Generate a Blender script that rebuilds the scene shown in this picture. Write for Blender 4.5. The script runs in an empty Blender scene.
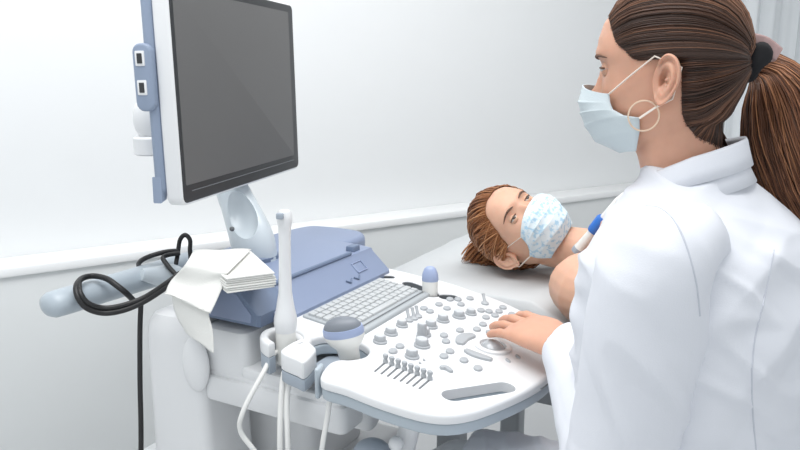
import bpy, bmesh, math, random
from mathutils import Vector, Matrix, noise
from mathutils.bvhtree import BVHTree
random.seed(7)
C = bpy.context.scene.collection
V = Vector
R = math.radians
# ------------------------------------------------------------------ camera
F_PX, PITCH, CAM_H = 720.0, R(11.8), 1.27
cp, sp = math.cos(PITCH), math.sin(PITCH)
def ray(x, y):
    a, b = x-400.0, 225.0-y
    return V((a, F_PX*cp+b*sp, b*cp-F_PX*sp))
EYE = V((0, 0, CAM_H))
def at(x, y, d):            # a point at distance d along the view axis
    return EYE+ray(x, y)*(d/F_PX)
def atz(x, y, z):           # a point on the level plane of height z
    r = ray(x, y); return EYE+r*((z-CAM_H)/r.z)
cam = bpy.data.objects.new('camera', bpy.data.cameras.new('camera'))
C.objects.link(cam); cam.location = EYE
cam.rotation_euler = (math.pi/2-PITCH, 0, 0)
cam.data.sensor_width = 36; cam.data.lens = 36*F_PX/800; cam.data.clip_start = .02
bpy.context.scene.camera = cam

# ------------------------------------------------------------------ materials
def mat(name, col, rough=.5, metal=0, bump=0, bscale=200, var=0, vscale=8, spec=.5, sss=0, coat=0, trans=0, stretch=None, attr=None):
    m = bpy.data.materials.new(name); m.use_nodes = True
    nt = m.node_tree; b = nt.nodes['Principled BSDF']
    b.inputs['Base Color'].default_value = (*col, 1); b.inputs['Roughness'].default_value = rough
    b.inputs['Metallic'].default_value = metal; b.inputs['Specular IOR Level'].default_value = spec
    b.inputs['Coat Weight'].default_value = coat
    b.inputs['Transmission Weight'].default_value = trans
    if sss:
        b.inputs['Subsurface Weight'].default_value = sss
        b.inputs['Subsurface Radius'].default_value = (1, .35, .2); b.inputs['Subsurface Scale'].default_value = .006
    tc = nt.nodes.new('ShaderNodeTexCoord')
    src = tc.outputs['Object']
    if stretch:
        mp = nt.nodes.new('ShaderNodeMapping'); mp.inputs['Scale'].default_value = stretch
        nt.links.new(src, mp.inputs[0]); src = mp.outputs[0]
    n = nt.nodes.new('ShaderNodeTexNoise'); n.inputs['Scale'].default_value = vscale; n.inputs['Detail'].default_value = 4
    nt.links.new(src, n.inputs['Vector'])
    r = nt.nodes.new('ShaderNodeValToRGB')
    r.color_ramp.elements[0].position = .3; r.color_ramp.elements[1].position = .7
    v = max(var, .004)
    r.color_ramp.elements[0].color = (*[c*(1-v) for c in col], 1)
    r.color_ramp.elements[1].color = (*[min(1, c*(1+v)) for c in col], 1)
    nt.links.new(n.outputs['Fac'], r.inputs[0]); nt.links.new(r.outputs[0], b.inputs['Base Color'])
    if bump:
        n2 = nt.nodes.new('ShaderNodeTexNoise'); n2.inputs['Scale'].default_value = bscale; n2.inputs['Detail'].default_value = 3
        nt.links.new(tc.outputs['Object'], n2.inputs['Vector'])
        bp = nt.nodes.new('ShaderNodeBump'); bp.inputs['Strength'].default_value = bump; bp.inputs['Distance'].default_value = .002
        nt.links.new(n2.outputs['Fac'], bp.inputs['Height']); nt.links.new(bp.outputs[0], b.inputs['Normal'])
    return m
def hair_mat(name, dark, mid, light):
    m = bpy.data.materials.new(name); m.use_nodes = True
    nt = m.node_tree; b = nt.nodes['Principled BSDF']
    a = nt.nodes.new('ShaderNodeAttribute'); a.attribute_name = 'strand'
    r = nt.nodes.new('ShaderNodeValToRGB'); e = r.color_ramp.elements
    e[0].position = 0; e[0].color = (*dark, 1); e[1].position = 1; e[1].color = (*light, 1)
    k = e.new(.55); k.color = (*mid, 1)
    nt.links.new(a.outputs['Fac'], r.inputs[0]); nt.links.new(r.outputs[0], b.inputs['Base Color'])
    b.inputs['Roughness'].default_value = .42; b.inputs['Specular IOR Level'].default_value = .45
    return m
M = dict(
    wall=mat('wall_paint', (.83, .845, .85), .6, bump=.04, bscale=300),
    ledge=mat('ledge_paint', (.86, .87, .87), .45, bump=.03, bscale=250),
    panelling=mat('lower_wall_paint', (.70, .72, .72), .5, bump=.04, bscale=250),
    floor=mat('floor_vinyl', (.62, .63, .64), .35, var=.05, vscale=3),
    ceiling=mat('ceiling_paint', (.85, .85, .85), .8),
    curtain=mat('curtain_cloth', (.80, .83, .85), .8, bump=.1, bscale=500),
    white=mat('white_plastic', (.78, .79, .80), .32, coat=.15),
    offwhite=mat('off_white_plastic', (.74, .75, .76), .4),
    cream=mat('ivory_plastic', (.80, .80, .77), .35),
    grey=mat('grey_plastic', (.36, .41, .47), .4),
    paleblue=mat('pale_blue_grey_plastic', (.43, .49, .54), .35, coat=.2),
    neck=mat('silver_blue_plastic', (.58, .64, .68), .3, coat=.25),
    blue=mat('slate_blue_plastic', (.25, .305, .44), .45),
    blueshell=mat('monitor_blue_plastic', (.26, .32, .43), .45),
    bluedark=mat('dark_slate_blue_plastic', (.16, .21, .31), .5),
    bluelight=mat('light_blue_plastic', (.34, .41, .60), .35),
    hole=mat('dark_grey_cavity', (.15, .16, .17), .6),
    screen=mat('screen_glass', (.13, .13, .13), .5, spec=.35),
    bezel=mat('bezel_plastic', (.032, .034, .037), .42),
    black=mat('black_rubber', (.012, .012, .013), .45),
    key=mat('key_plastic', (.52, .54, .55), .45),
    keybed=mat('keyboard_tray_plastic', (.42, .45, .47), .45),
    knob=mat('knob_plastic', (.40, .42, .44), .35),
    knobtop=mat('knob_cap_plastic', (.58, .60, .62), .35),
    metal=mat('brushed_metal', (.5, .51, .52), .3, metal=.8),
    ball=mat('trackball_plastic', (.42, .44, .46), .15, coat=.5),
    paper=mat('paper_tissue', (.80, .80, .77), .85, bump=.25, bscale=350),
    cable=mat('white_cable', (.80, .80, .78), .4),
    skin=mat('skin', (.63, .35, .245), .48, bump=.06, bscale=900, var=.06, vscale=30, sss=.25, spec=.4),
    skin2=mat('patient_skin', (.69, .41, .29), .5, bump=.06, bscale=900, var=.05, vscale=30, sss=.25, spec=.4),
    lens=mat('probe_lens_rubber', (.20, .22, .25), .45),
    eye=mat('eye_white', (.60, .56, .53), .15), iris=mat('iris_brown', (.03, .016, .01), .1, coat=1),
    brow=mat('brow_hair', (.12, .065, .042), .7), lip=mat('lip', (.5, .2, .17), .45),
    coat=mat('white_coat_cotton', (.72, .74, .79), .8, bump=.12, bscale=700),
    coatseam=mat('coat_seam_thread', (.56, .58, .64), .85),
    mask=mat('mask_blue_nonwoven', (.56, .63, .66), .8, bump=.2, bscale=500),
    loop=mat('ear_loop_elastic', (.86, .78, .70), .7),
    gold=mat('pale_gold', (.78, .60, .45), .3, metal=.5),
    scrunchie=mat('black_velvet', (.006, .006, .008), .9),
    clip=mat('pink_clip', (.42, .28, .27), .35, var=.12, vscale=120),
    trousers=mat('white_trousers', (.72, .74, .76), .85),
    shoe=mat('white_shoe', (.7, .7, .7), .5),
    stool=mat('stool_vinyl', (.12, .13, .15), .5),
    steel=mat('chrome', (.6, .6, .62), .2, metal=1),
    sheet=mat('couch_sheet', (.55, .57, .58), .8, bump=.15, bscale=90),
    couch=mat('couch_vinyl', (.52, .55, .57), .5),
    couchframe=mat('couch_frame_paint', (.30, .32, .34), .45),
    top=mat('grey_top_cotton', (.45, .47, .52), .9), topdark=mat('dark_trim', (.06, .07, .09), .8),
    probeblue=mat('probe_bright_blue', (.03, .16, .55), .35),
    hair=hair_mat('dark_brown_hair', (.018, .009, .006), (.066, .030, .018), (.27, .125, .068)),
    pony=hair_mat('chestnut_hair', (.04, .015, .008), (.16, .062, .028), (.46, .21, .10)),
    hair2=hair_mat('auburn_hair', (.10, .034, .012), (.34, .13, .046), (.56, .28, .13)),
)
# printed mask cloth
m = mat('mask_print_nonwoven', (.62, .78, .86), .8); nt = m.node_tree
n = nt.nodes.new('ShaderNodeTexNoise'); n.inputs['Scale'].default_value = 110; n.inputs['Detail'].default_value = 2
tc = nt.nodes.new('ShaderNodeTexCoord'); nt.links.new(tc.outputs['Object'], n.inputs['Vector'])
r = nt.nodes.new('ShaderNodeValToRGB'); r.color_ramp.elements[0].position = .50; r.color_ramp.elements[0].color = (.74, .84, .89, 1)
r.color_ramp.elements[1].position = .62; r.color_ramp.elements[1].color = (.42, .64, .80, 1)
nt.links.new(n.outputs['Fac'], r.inputs[0]); nt.links.new(r.outputs[0], nt.nodes['Principled BSDF'].inputs['Base Color'])
M['maskprint'] = m

# ------------------------------------------------------------------ mesh builder
class MB:
    def __init__(s, xf=None): s.v = []; s.f = []; s.xf = xf; s.a = []; s.cur = 0.0
    def pt(s, p):
        p = V(p); s.v.append(s.xf(p) if s.xf else p); s.a.append(s.cur); return len(s.v)-1
    def loft(s, rings, cap=True, closed=True):
        base = [[s.pt(p) for p in r] for r in rings]; n = len(rings[0])
        for A, B in zip(base, base[1:]):
            for i in range(n if closed else n-1):
                j = (i+1) % n; s.f.append((A[i], A[j], B[j], B[i]))
        if cap and closed:
            s.f.append(tuple(reversed(base[0]))); s.f.append(tuple(base[-1]))
        return s
    def tube(s, path, rad, n=10, cap=True, flat=1.0, up=None):
        P = [V(p) for p in path]
        if not hasattr(rad, '__len__'): rad = [rad]*len(P)
        rings = []; prev = None
        for i, p in enumerate(P):
            t = (P[min(i+1, len(P)-1)]-P[max(i-1, 0)])
            t = t.normalized() if t.length > 1e-9 else V((0, 0, 1))
            if prev is None:
                a = V(up) if up else (V((0, 0, 1)) if abs(t.z) < .9 else V((1, 0, 0)))
            else: a = prev
            a = a-t*a.dot(t)
            if a.length < 1e-6: a = t.orthogonal()
            a.normalize(); b = t.cross(a); prev = a
            rings.append([p+a*(math.cos(k*2*math.pi/n)*rad[i]*flat)+b*(math.sin(k*2*math.pi/n)*rad[i]) for k in range(n)])
        return s.loft(rings, cap)
    def rprism(s, outline, z0, z1, rt=.004, rb=.004, seg=3):
        pts = [V((p[0], p[1], 0)) for p in outline]; n = len(pts)
        area = sum(pts[i].x*pts[(i+1) % n].y-pts[(i+1) % n].x*pts[i].y for i in range(n))
        if area < 0: pts.reverse()
        nr = []
        for i in range(n):
            d1 = (pts[i]-pts[i-1]).normalized(); d2 = (pts[(i+1) % n]-pts[i]).normalized()
            n1 = V((d1.y, -d1.x, 0)); n2 = V((d2.y, -d2.x, 0)); m_ = n1+n2
            m_ = m_/max(.5, m_.dot(n1)) if m_.length > 1e-6 else n1
            nr.append(m_)
        lv = []
        for k in range(seg+1):
            a = math.pi/2*k/seg; lv.append((rb*(1-math.sin(a)), z0+rb*(1-math.cos(a))))
        for k in range(seg+1):
            a = math.pi/2*k/seg; lv.append((rt*(1-math.cos(a)), z1-rt*(1-math.sin(a))))
        if rb == 0: lv = lv[seg:]
        if rt == 0: lv = lv[:len(lv)-seg]
        return s.loft([[V((p.x-q.x*i_, p.y-q.y*i_, z)) for p, q in zip(pts, nr)] for i_, z in lv])
    def box(s, c, size, r=.004, rot=None):
        hx, hy, hz = [q/2 for q in size]; rr = min(r*1.5, hx*.6, hy*.6)
        o = rrect(-hx, hx, -hy, hy, rr, 3)
        old = s.xf; c = V(c)
        s.xf = (lambda p: (old or (lambda q: q))((rot @ p if rot else p)+c))
        s.rprism(o, -hz, hz, min(r, hz*.9), min(r, hz*.9), 2); s.xf = old; return s
    def lathe(s, prof, n=24, c=(0, 0, 0), rot=None):
        c = V(c)
        def T(p): return (rot @ p if rot else p)+c
        return s.loft([[T(V((max(r, 1e-5)*math.cos(k*2*math.pi/n), max(r, 1e-5)*math.sin(k*2*math.pi/n), z))) for k in range(n)] for r, z in prof])
    def ball(s, c, rx, ry=None, rz=None, n=16, m=10, rot=None):
        ry = ry or rx; rz = rz or rx; c = V(c); rings = []
        for i in range(m+1):
            f = math.pi*i/m; q = max(math.sin(f), 1e-3)
            ring = [V((rx*q*math.cos(k*2*math.pi/n), ry*q*math.sin(k*2*math.pi/n), -rz*math.cos(f))) for k in range(n)]
            rings.append([(rot @ p if rot else p)+c for p in ring])
        return s.loft(rings)
    def add(s, mesh, xf=None):
        o = len(s.v)
        for v in mesh.vertices: s.pt(xf(v.co) if xf else v.co)
        for p in mesh.polygons: s.f.append(tuple(o+i for i in p.vertices))
        return s
    def mesh(s, name):
        me = bpy.data.meshes.new(name); me.from_pydata([tuple(v) for v in s.v], [], s.f); me.validate(); me.update()
        bm = bmesh.new(); bm.from_mesh(me); bmesh.ops.recalc_face_normals(bm, faces=bm.faces); bm.to_mesh(me); bm.free()
        return me
    def build(s, name, material, parent=None, smooth=True, angle=40):
        me = s.mesh(name)
        if any(s.a) and len(me.vertices) == len(s.a):
            at_ = me.attributes.new('strand', 'FLOAT', 'POINT'); at_.data.foreach_set('value', s.a)
        return link(name, me, material, parent, smooth, angle)
def link(name, me, material, parent=None, smooth=True, angle=40):
    me.materials.clear(); me.materials.append(material)
    for p in me.polygons: p.use_smooth = smooth
    if smooth and angle:
        try: me.set_sharp_from_angle(angle=R(angle))
        except Exception: pass
    o = bpy.data.objects.new(name, me); C.objects.link(o)
    if parent: o.parent = parent
    return o
def rrect(x0, x1, y0, y1, r, n=4):
    o = []
    for cx, cy, a0 in ((x1-r, y1-r, 0), (x0+r, y1-r, 90), (x0+r, y0+r, 180), (x1-r, y0+r, 270)):
        for k in range(n+1):
            a = R(a0+90*k/n); o.append((cx+r*math.cos(a), cy+r*math.sin(a)))
    return o
def spline(pts, per=6, closed=False):      # Catmull-Rom
    P = [V(p) if len(p) == 3 else V((*p, 0)) for p in pts]; n = len(P); out = []
    for i in range(n if closed else n-1):
        g = (lambda k: P[k % n]) if closed else (lambda k: P[min(max(k, 0), n-1)])
        a, b, c, d = g(i-1), g(i), g(i+1), g(i+2)
        for k in range(per):
            t = k/per
            out.append(.5*((2*b)+(c-a)*t+(2*a-5*b+4*c-d)*t*t+(3*b-a-3*c+d)*t**3))
    if not closed: out.append(P[-1])
    return out
def lin(tab, x):
    if x <= tab[0][0]: return tab[0][1]
    for (a, va), (b, vb) in zip(tab, tab[1:]):
        if x <= b:
            t = (x-a)/(b-a); t = t*t*(3-2*t)*.5+t*.5
            return va+(vb-va)*t
    return tab[-1][1]
def empty(name, loc=(0, 0, 0), rz=0):
    o = bpy.data.objects.new(name, None); C.objects.link(o); o.location = loc; o.rotation_euler = (0, 0, rz); o.empty_display_size = .05
    return o
def tag(o, label=None, cat=None, group=None, kind=None):
    if label: o['label'] = label
    if cat: o['category'] = cat
    if group: o['group'] = group
    if kind: o['kind'] = kind
    return o
def evaluated(o, name):
    dg = bpy.context.evaluated_depsgraph_get(); dg.update()
    me = bpy.data.meshes.new_from_object(o.evaluated_get(dg)); me.name = name; return me
def remesh(mb, voxel, smooth=4, name='body', sf=.5):
    me = mb.mesh(name+'_raw'); o = bpy.data.objects.new('tmp', me); C.objects.link(o)
    q = o.modifiers.new('r', 'REMESH'); q.mode = 'VOXEL'; q.voxel_size = voxel
    if smooth:
        q = o.modifiers.new('s', 'SMOOTH'); q.factor = sf; q.iterations = smooth
    out = evaluated(o, name); bpy.data.objects.remove(o); return out
def boolean(mb, cutters, name):
    o = bpy.data.objects.new('tmp', mb.mesh(name)); C.objects.link(o); tmp = [o]
    for c in cutters:
        k = bpy.data.objects.new('cut', c.mesh('cut')); C.objects.link(k); tmp.append(k)
        q = o.modifiers.new('b', 'BOOLEAN'); q.operation = 'DIFFERENCE'; q.object = k; q.solver = 'EXACT'
    me = evaluated(o, name)
    bm = bmesh.new(); bm.from_mesh(me); bmesh.ops.remove_doubles(bm, verts=bm.verts, dist=1e-5); bmesh.ops.dissolve_degenerate(bm, dist=1e-5, edges=bm.edges)
    bmesh.ops.triangulate(bm, faces=[f for f in bm.faces if len(f.verts) > 4], ngon_method='EAR_CLIP'); bm.to_mesh(me); bm.free()
    for t in tmp: bpy.data.objects.remove(t)
    return me

# ------------------------------------------------------------------ room
wa = atz(0, 268, .75); wb = atz(640, 187, .75)
wd = (wb-wa); wd.z = 0; wd.normalize(); wn = V((-wd.y, wd.x, 0))      # along the wall, into the wall
def wallpt(t, d, z): p = wa+wd*t+wn*d; return V((p.x, p.y, z))
def slab(name, t0, t1, d0, d1, z0, z1, mt, r=.003):
    mb = MB(lambda p: wallpt(p.x, p.y, p.z)); mb.rprism([(t0, d0), (t1, d0), (t1, d1), (t0, d1)], z0, z1, r, r, 2)
    return tag(mb.build(name, mt), kind='structure')
slab('wall_back', -2.2, 5.2, .13, .25, 0, 2.7, M['wall'])
slab('trim_1', -2.2, 5.2, -.012, .13, .722, .75, M['ledge'], .006)
slab('trim_2', -2.2, 5.2, 0, .13, 0, .722, M['panelling'])
slab('floor', -2.2, 5.2, -4.2, .25, -.05, 0, M['floor'])
slab('ceiling', -2.2, 5.2, -4.2, .25, 2.7, 2.75, M['ceiling'])
slab('wall_right', 5.2, 5.3, -4.2, .25, -.05, 2.75, M['wall'])
# curtain hanging in front of the back wall, at right
mb = MB(); front = []; back = []
for i in range(121):
    t = 3.22+i*.012
    d = -.06+.022*math.sin(i*.42)+.008*math.sin(i*.97+1)
    front.append((t, d)); back.append((t, d+.006))
mb.xf = lambda p: wallpt(p.x, p.y, p.z)
mb.rprism(front+back[::-1], .80, 2.6, 0, 0)
tag(mb.build('curtain', M['curtain']), 'white pleated curtain at upper right behind the brown ponytail', 'curtain')
rail = MB(); rail.tube([wallpt(3.1, -.06, 2.62), wallpt(4.75, -.06, 2.62)], .012); rl = rail.build('curtain_rail', M['steel'])
for o in bpy.data.objects:
    if o.name == 'curtain': rl.parent = o

# ------------------------------------------------------------------ ultrasound machine (own axes: x to the operator's right, y away from her)
KP = atz(345, 306, .84)
TH = R(28.6); ux = V((math.sin(TH), math.cos(TH), 0)); wy = V((-ux.y, ux.x, 0))
um = empty('ultrasound_machine', (KP.x, KP.y, 0), math.atan2(ux.y, ux.x))
tag(um, 'white and slate blue ultrasound scanner on wheels with tilted monitor and control panel', 'ultrasound machine')
def toM(p): d = V(p)-V((KP.x, KP.y, 0)); return V((d.dot(ux), d.dot(wy), d.z))
def fromM(p): return V((KP.x, KP.y, 0))+ux*p[0]+wy*p[1]+V((0, 0, p[2]))
PZ, PS = .84, .13
def onp(x, y, h=0):         # pixel to the tilted control surface, machine axes
    r = ray(x, y); k = PZ+h-PS*(KP.x*wy.x+KP.y*wy.y)
    t = (k-CAM_H)/(r.z-PS*(r.x*wy.x+r.y*wy.y)); return toM(EYE+r*t)
def PP(p): return V((p.x, p.y, PZ+PS*p.y+p.z))      # height above the control surface
def PW(x, y, h): return fromM(PP(V((x, y, h))))

def xy(*q): p = onp(*q); return (p.x, p.y)
outline = spline([xy(321, 378), (-.262, -.17), (-.262, -.235), (-.250, -.302), (-.215, -.342), (-.145, -.372), (-.05, -.398), (.04, -.404),
                  (.13, -.388), (.20, -.33), (.25, -.24), (.272, -.14), (.275, -.06), (.268, -.02), (.262, .03), (.235, .062), (.05, .064), (-.10, .058),
                  (-.150, .045), (-.164, .015), (-.174, -.012), (-.170, -.036), xy(315, 337), xy(325, 335), xy(345, 336), xy(361, 342), xy(369, 349), xy(364, 356), xy(350, 359), xy(338, 359), xy(327, 364)], 4, True)
top = MB(PP); top.rprism(outline, -.016, 0, .0065, .002, 5)
cut = []
def cutter(o, z0=-.2, z1=.05):
    c = MB(PP); c.rprism(o, z0, z1, 0, 0); cut.append(c)
# probe recess at left, handle slots, holes at right
sa = onp(447, 397); sb = onp(515, 386)
def stadium(a, b, r, n=8):
    a = V((a[0], a[1], 0)); b = V((b[0], b[1], 0)); d = (b-a).normalized(); q = V((-d.y, d.x, 0)); o = []
    for k in range(n+1):
        t = -math.pi/2+math.pi*k/n; o.append(b+d*(r*math.cos(t))+q*(r*math.sin(t)))
    for k in range(n+1):
        t = math.pi/2+math.pi*k/n; o.append(a+d*(r*math.cos(t))+q*(r*math.sin(t)))
    return [(p.x, p.y) for p in o]
SLOT = stadium((-.180, -.306), (-.100, -.360), .0165); cutter(SLOT)
SLOT2 = stadium((.12, -.345), (.195, -.275), .017); cutter(SLOT2)
HOLES = [stadium(xy(429.5, 293.5), xy(430.5, 294), .0185), stadium(xy(409, 284), xy(420, 288), .015), stadium(xy(445, 297), xy(452, 297), .014), stadium(xy(383, 277), xy(391, 277), .009)]
for h in HOLES: cutter(h)
me = boolean(top, cut, 'control_panel')
panel = link('control_panel', me, M['white'], um, True, 35); panel['label'] = 'white curved control panel'
rim = MB(PP)
rim_o = [(p[0]*.99, p[1]*.99-.002) for p in outline]
rim.rprism(rim_o, -.036, -.017, .003, .005, 4)
cut2 = []
for h in (SLOT, SLOT2):
    c = MB(PP); c.rprism(h, -.2, .05, 0, 0); cut2.append(c)
link('panel_rim', boolean(rim, cut2, 'panel_rim'), M['paleblue'], um, True, 35)
# cups closing the right-hand holes from below
for h in HOLES:
    cx = sum(p[0] for p in h)/len(h); cy = sum(p[1] for p in h)/len(h)
    c = MB(PP); c.rprism([(cx+(p[0]-cx)*1.06, cy+(p[1]-cy)*1.06) for p in h], -.070, -.0265, 0, 0)
    inn = [(cx+(p[0]-cx)*.92, cy+(p[1]-cy)*.92) for p in h]; out = [(cx+(p[0]-cx)*.999, cy+(p[1]-cy)*.999) for p in h]
    c.loft([[V((*p, z)) for p in o] for o, z in ((out, -.030), (out, -.0015), (inn, -.0015), (inn, -.030))], cap=False)
    c.build('probe_cup', M['hole'], um)
# seam line at the right front
a, b = onp(541, 389, .001), onp(548, 384, .001)
MB().tube([a, b], .0011, 6).build('panel_seam', M['hole'], um)
# keyboard
kb = MB(PP); KX0, KX1, KY0, KY1 = -.100, .176, -.082, .028
kb.rprism(rrect(KX0, KX1, KY0, KY1, .006), -.004, .004, .002, 0)
kbo = kb.build('keyboard', M['keybed'], um)
wr = MB(PP); wr.rprism(rrect(KX0, KX1, KY0-.014, KY0-.002, .004), -.003, .007, .004, 0); wr.build('wrist_bar', M['keybed'], kbo)
gl = MB(PP); gl.rprism(rrect(KX0+.004, KX1-.004, KY0+.0015, KY0+.0045, .001), 0, .0048, .0004, 0); gl.build('keyboard_groove', M['hole'], kbo)
rows = 6; cols = 14; kw = (KX1-KX0-.014)/cols; kh = (KY1-KY0-.018)/rows
for r_ in range(rows):
    y0 = KY0+.011+r_*kh; x = KX0+.007
    widths = [1]*cols
    if r_ == 0: widths = [1.3, 1, 1, 1, 5, 1, 1, 1, 1, .7]
    elif r_ == 1: widths = [2]+[1]*10+[2]
    elif r_ == 2: widths = [1.6]+[1]*11+[1.4]
    elif r_ == 3: widths = [1.4]+[1]*12+[.6]
    for q in widths:
        k = MB(PP); k.rprism(rrect(x+.0012, x+q*kw-.0012, y0+.0012, y0+kh-.0012, .0018, 2), .003, .0088, .0016, 0, 2)
        k.build('key', M['key'], kbo); x += q*kw
# controls
def knob(px, py, r=.0085, h=.014, kind='knob'):
    p = onp(px, py)
    b = MB(lambda q: PP(q+V((p.x, p.y, 0))))
    b.lathe([(r*1.25, 0), (r*1.25, .003), (r*1.02, .004), (r, h-.002), (r*.85, h), (0, h)], 20)
    o = b.build(kind, M['knob'], um)
    t = MB(lambda q: PP(q+V((p.x, p.y, 0)))); t.lathe([(r*.86, h-.0005), (r*.80, h+.0012), (0, h+.0014)], 18); t.build('knob_cap', M['knobtop'], o)
for px, py, r_, h in [(412, 357, .010, .013), (422, 346, .0115, .013), (424, 335, .0105, .013), (431, 327, .010, .012), (443, 321, .010, .012), (459, 317, .0105, .012),
                      (402, 326, .009, .011), (391, 334, .010, .011), (380, 342, .010, .012), (471, 314, .009, .010)]:
    knob(px, py, r_, h)
for px, py, h in [(422, 338, .022)]: knob(px, py, .0085, .027)
def oval(px, py, lx, ly, ang=0, h=.004, mt='knob', name='button'):
    p = onp(px, py); ca, sa_ = math.cos(ang), math.sin(ang)
    o = [(p.x+lx*math.cos(t)*ca-ly*math.sin(t)*sa_, p.y+lx*math.cos(t)*sa_+ly*math.sin(t)*ca) for t in [2*math.pi*k/20 for k in range(20)]]
    b = MB(PP); b.rprism(o, -.001, h, min(.002, h*.6), 0, 3); return b.build(name, M[mt], um)
for px, py in [(393, 352), (400, 347), (430, 312), (439, 305), (447, 309), (461, 305), (470, 299), (458, 300), (444, 336), (460, 331), (477, 330), (483, 325),
               (450, 352), (446, 342), (444, 357), (464, 361), (478, 369), (495, 316), (489, 312), (503, 308), (499, 312), (512, 315), (481, 311), (450, 300),
               (424, 309), (486, 318)]:
    oval(px, py, .0095, .0075, .2)
for px, py in [(508, 361), (518, 357), (420, 363.5), (424, 360.5)]: oval(px, py, .0065 if px > 500 else .003, .0035 if px > 500 else .0022, .9, .003)
# toggles and lever
for px, py in [(409, 321), (418, 317), (485, 304), (414, 319)]:
    p = onp(px, py); b = MB(lambda q: PP(q+V((p.x, p.y, 0))))
    b.lathe([(.008, 0), (.008, .003), (.004, .006), (0, .006)], 14)
    b.tube([(0, 0, .004), (.005, .005, .012), (.008, .008, .017)], [.0036, .003, .0038], 8); b.build('toggle', M['knob'], um)
# bean shaped rockers round the trackball
def bean(pts, r, h=.005):
    P = spline([onp(*q) for q in pts], 5); L = []; Rr = []
    for i, p in enumerate(P):
        t = (P[min(i+1, len(P)-1)]-P[max(0, i-1)]).normalized(); nn = V((-t.y, t.x, 0)); f = math.sin(math.pi*(i+.6)/(len(P)+.2))**.45
        L.append((p.x+nn.x*r*f, p.y+nn.y*r*f)); Rr.append((p.x-nn.x*r*f, p.y-nn.y*r*f))
    b = MB(PP); b.rprism(L+Rr[::-1], -.001, h, .002, 0); b.build('rocker', M['knob'], um)
bean([(460, 345), (463, 339), (474, 336)], .011); bean([(465, 351), (476, 356), (492, 361)], .008); bean([(440, 369), (446, 369), (452, 373)], .005)
bean([(486, 333), (496, 334), (504, 338)], .007)
tp = onp(493, 347)
b = MB(lambda q: PP(q+V((tp.x, tp.y, 0)))); b.lathe([(.033, 0), (.033, .004), (.030, .006), (.024, .0045), (.024, 0)], 36); tb = b.build('trackball_ring', M['white'], um)
b = MB(lambda q: PP(q+V((tp.x, tp.y, -.012)))); b.ball((0, 0, 0), .0245, n=28, m=18); b.build('trackball', M['ball'], um)
# eight sliders
for i in range(8):
    x, y = 385.5+i*6.35, 362.5+i*2.45
    a, e = onp(x, y), onp(x-10.5, y+9)
    g = MB(PP); g.rprism(stadium(a, e, .0016, 4), -.0005, .0006, 0, 0); go = g.build('slider_slot', M['hole'], um)
    k = MB(lambda q: PP(q+V((a.x, a.y, 0)))); k.lathe([(.0042, 0), (.0042, .004), (.003, .006), (.0048, .011), (.004, .014), (0, .014)], 12); k.build('slider_knob', M['knob'], go)

# blue console behind the keyboard: sloped face with recess, rear shelf with rounded right end
def extr(prof, x0, x1, taper=None):     # prof in (y, z)
    b = MB(); n_ = 9
    for_r = []
    for i in range(n_):
        t = i/(n_-1); x = x0+(x1-x0)*t
        e = .94 if i in (0, n_-1) else 1
        cy = sum(p[0] for p in prof)/len(prof); cz = sum(p[1] for p in prof)/len(prof)
        for_r.append([V((x, cy+(p[0]-cy)*e, cz+(p[1]-cz)*e)) for p in prof])
    for_r[0] = [V((x0, p.y, p.z)) for p in for_r[0]]; for_r[1] = [V((x0+.006, p.y, p.z)) for p in for_r[1]]
    for_r[-1] = [V((x1, p.y, p.z)) for p in for_r[-1]]; for_r[-2] = [V((x1-.006, p.y, p.z)) for p in for_r[-2]]
    b.loft(for_r); return b
face = [(.032, .84), (.033, .850), (.075, .888), (.080, .896), (.088, .897), (.135, .9005), (.22, .9015), (.22, .85), (.06, .845)]
cs = extr(face, -.150, .235).build('console_face', M['blue'], um)
rear = MB(); ro = spline([(.0, .16), (.10, .155), (.28, .15), (.345, .165), (.372, .21), (.372, .30), (.34, .345), (.20, .36), (.03, .36), (.0, .34)], 4, True)
rear.rprism(ro, .80, .898, .014, .01, 4); rear.build('rear_shelf', M['blue'], um)
rl_ = MB(); rl_.rprism([(p.x*1.004, p.y*1.004+.0) for p in ro], .874, .879, .002, .002, 2); rl_.build('shelf_line', M['bluedark'], um)
lt = extr([(.052, .846), (.050, .868), (.09, .908), (.15, .918), (.22, .921), (.24, .846)], -.190, -.105).build('console_end', M['bluedark'], um)
eb = MB(lambda p: V((-.190-p.z, p.x, p.y))); eb.rprism([(.068, .853), (.066, .868), (.097, .900), (.15, .914), (.205, .918), (.22, .853)], -.001, .0015, .001, 0, 2)
eb.build('end_panel', M['blue'], um)
# raised strip, badge outline, two finger dents on the sloped face
def facept(x, t): # t along slope from keyboard to ridge
    return V((x, .030+.045*t, .850+.038*t))
fn = V((0, -.038, .045)).normalized()
b = MB(); b.tube([V((-.12, .083, .900)), V((.15, .083, .900))], .0045, 8); b.build('ridge_strip', M['bluedark'], um)
b = MB(); q = [facept(.13, .45), facept(.165, .45), facept(.165, .85), facept(.13, .85)]; b.tube([p+fn*.001 for p in q+[q[0]]], .0012, 6); b.build('badge_frame', M['bluelight'], um)
for x in (.085, .115):
    b = MB(); b.tube([facept(x-.010, .35)+fn*.0005, facept(x, .22)+fn*.0005, facept(x+.011, .35)+fn*.0005], .0016, 6); b.build('finger_dent', M['bluedark'], um)
b = MB(); b.box((.185, .098, .900), (.03, .02, .018), .003); b.build('latch', M['bluedark'], um)

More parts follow.
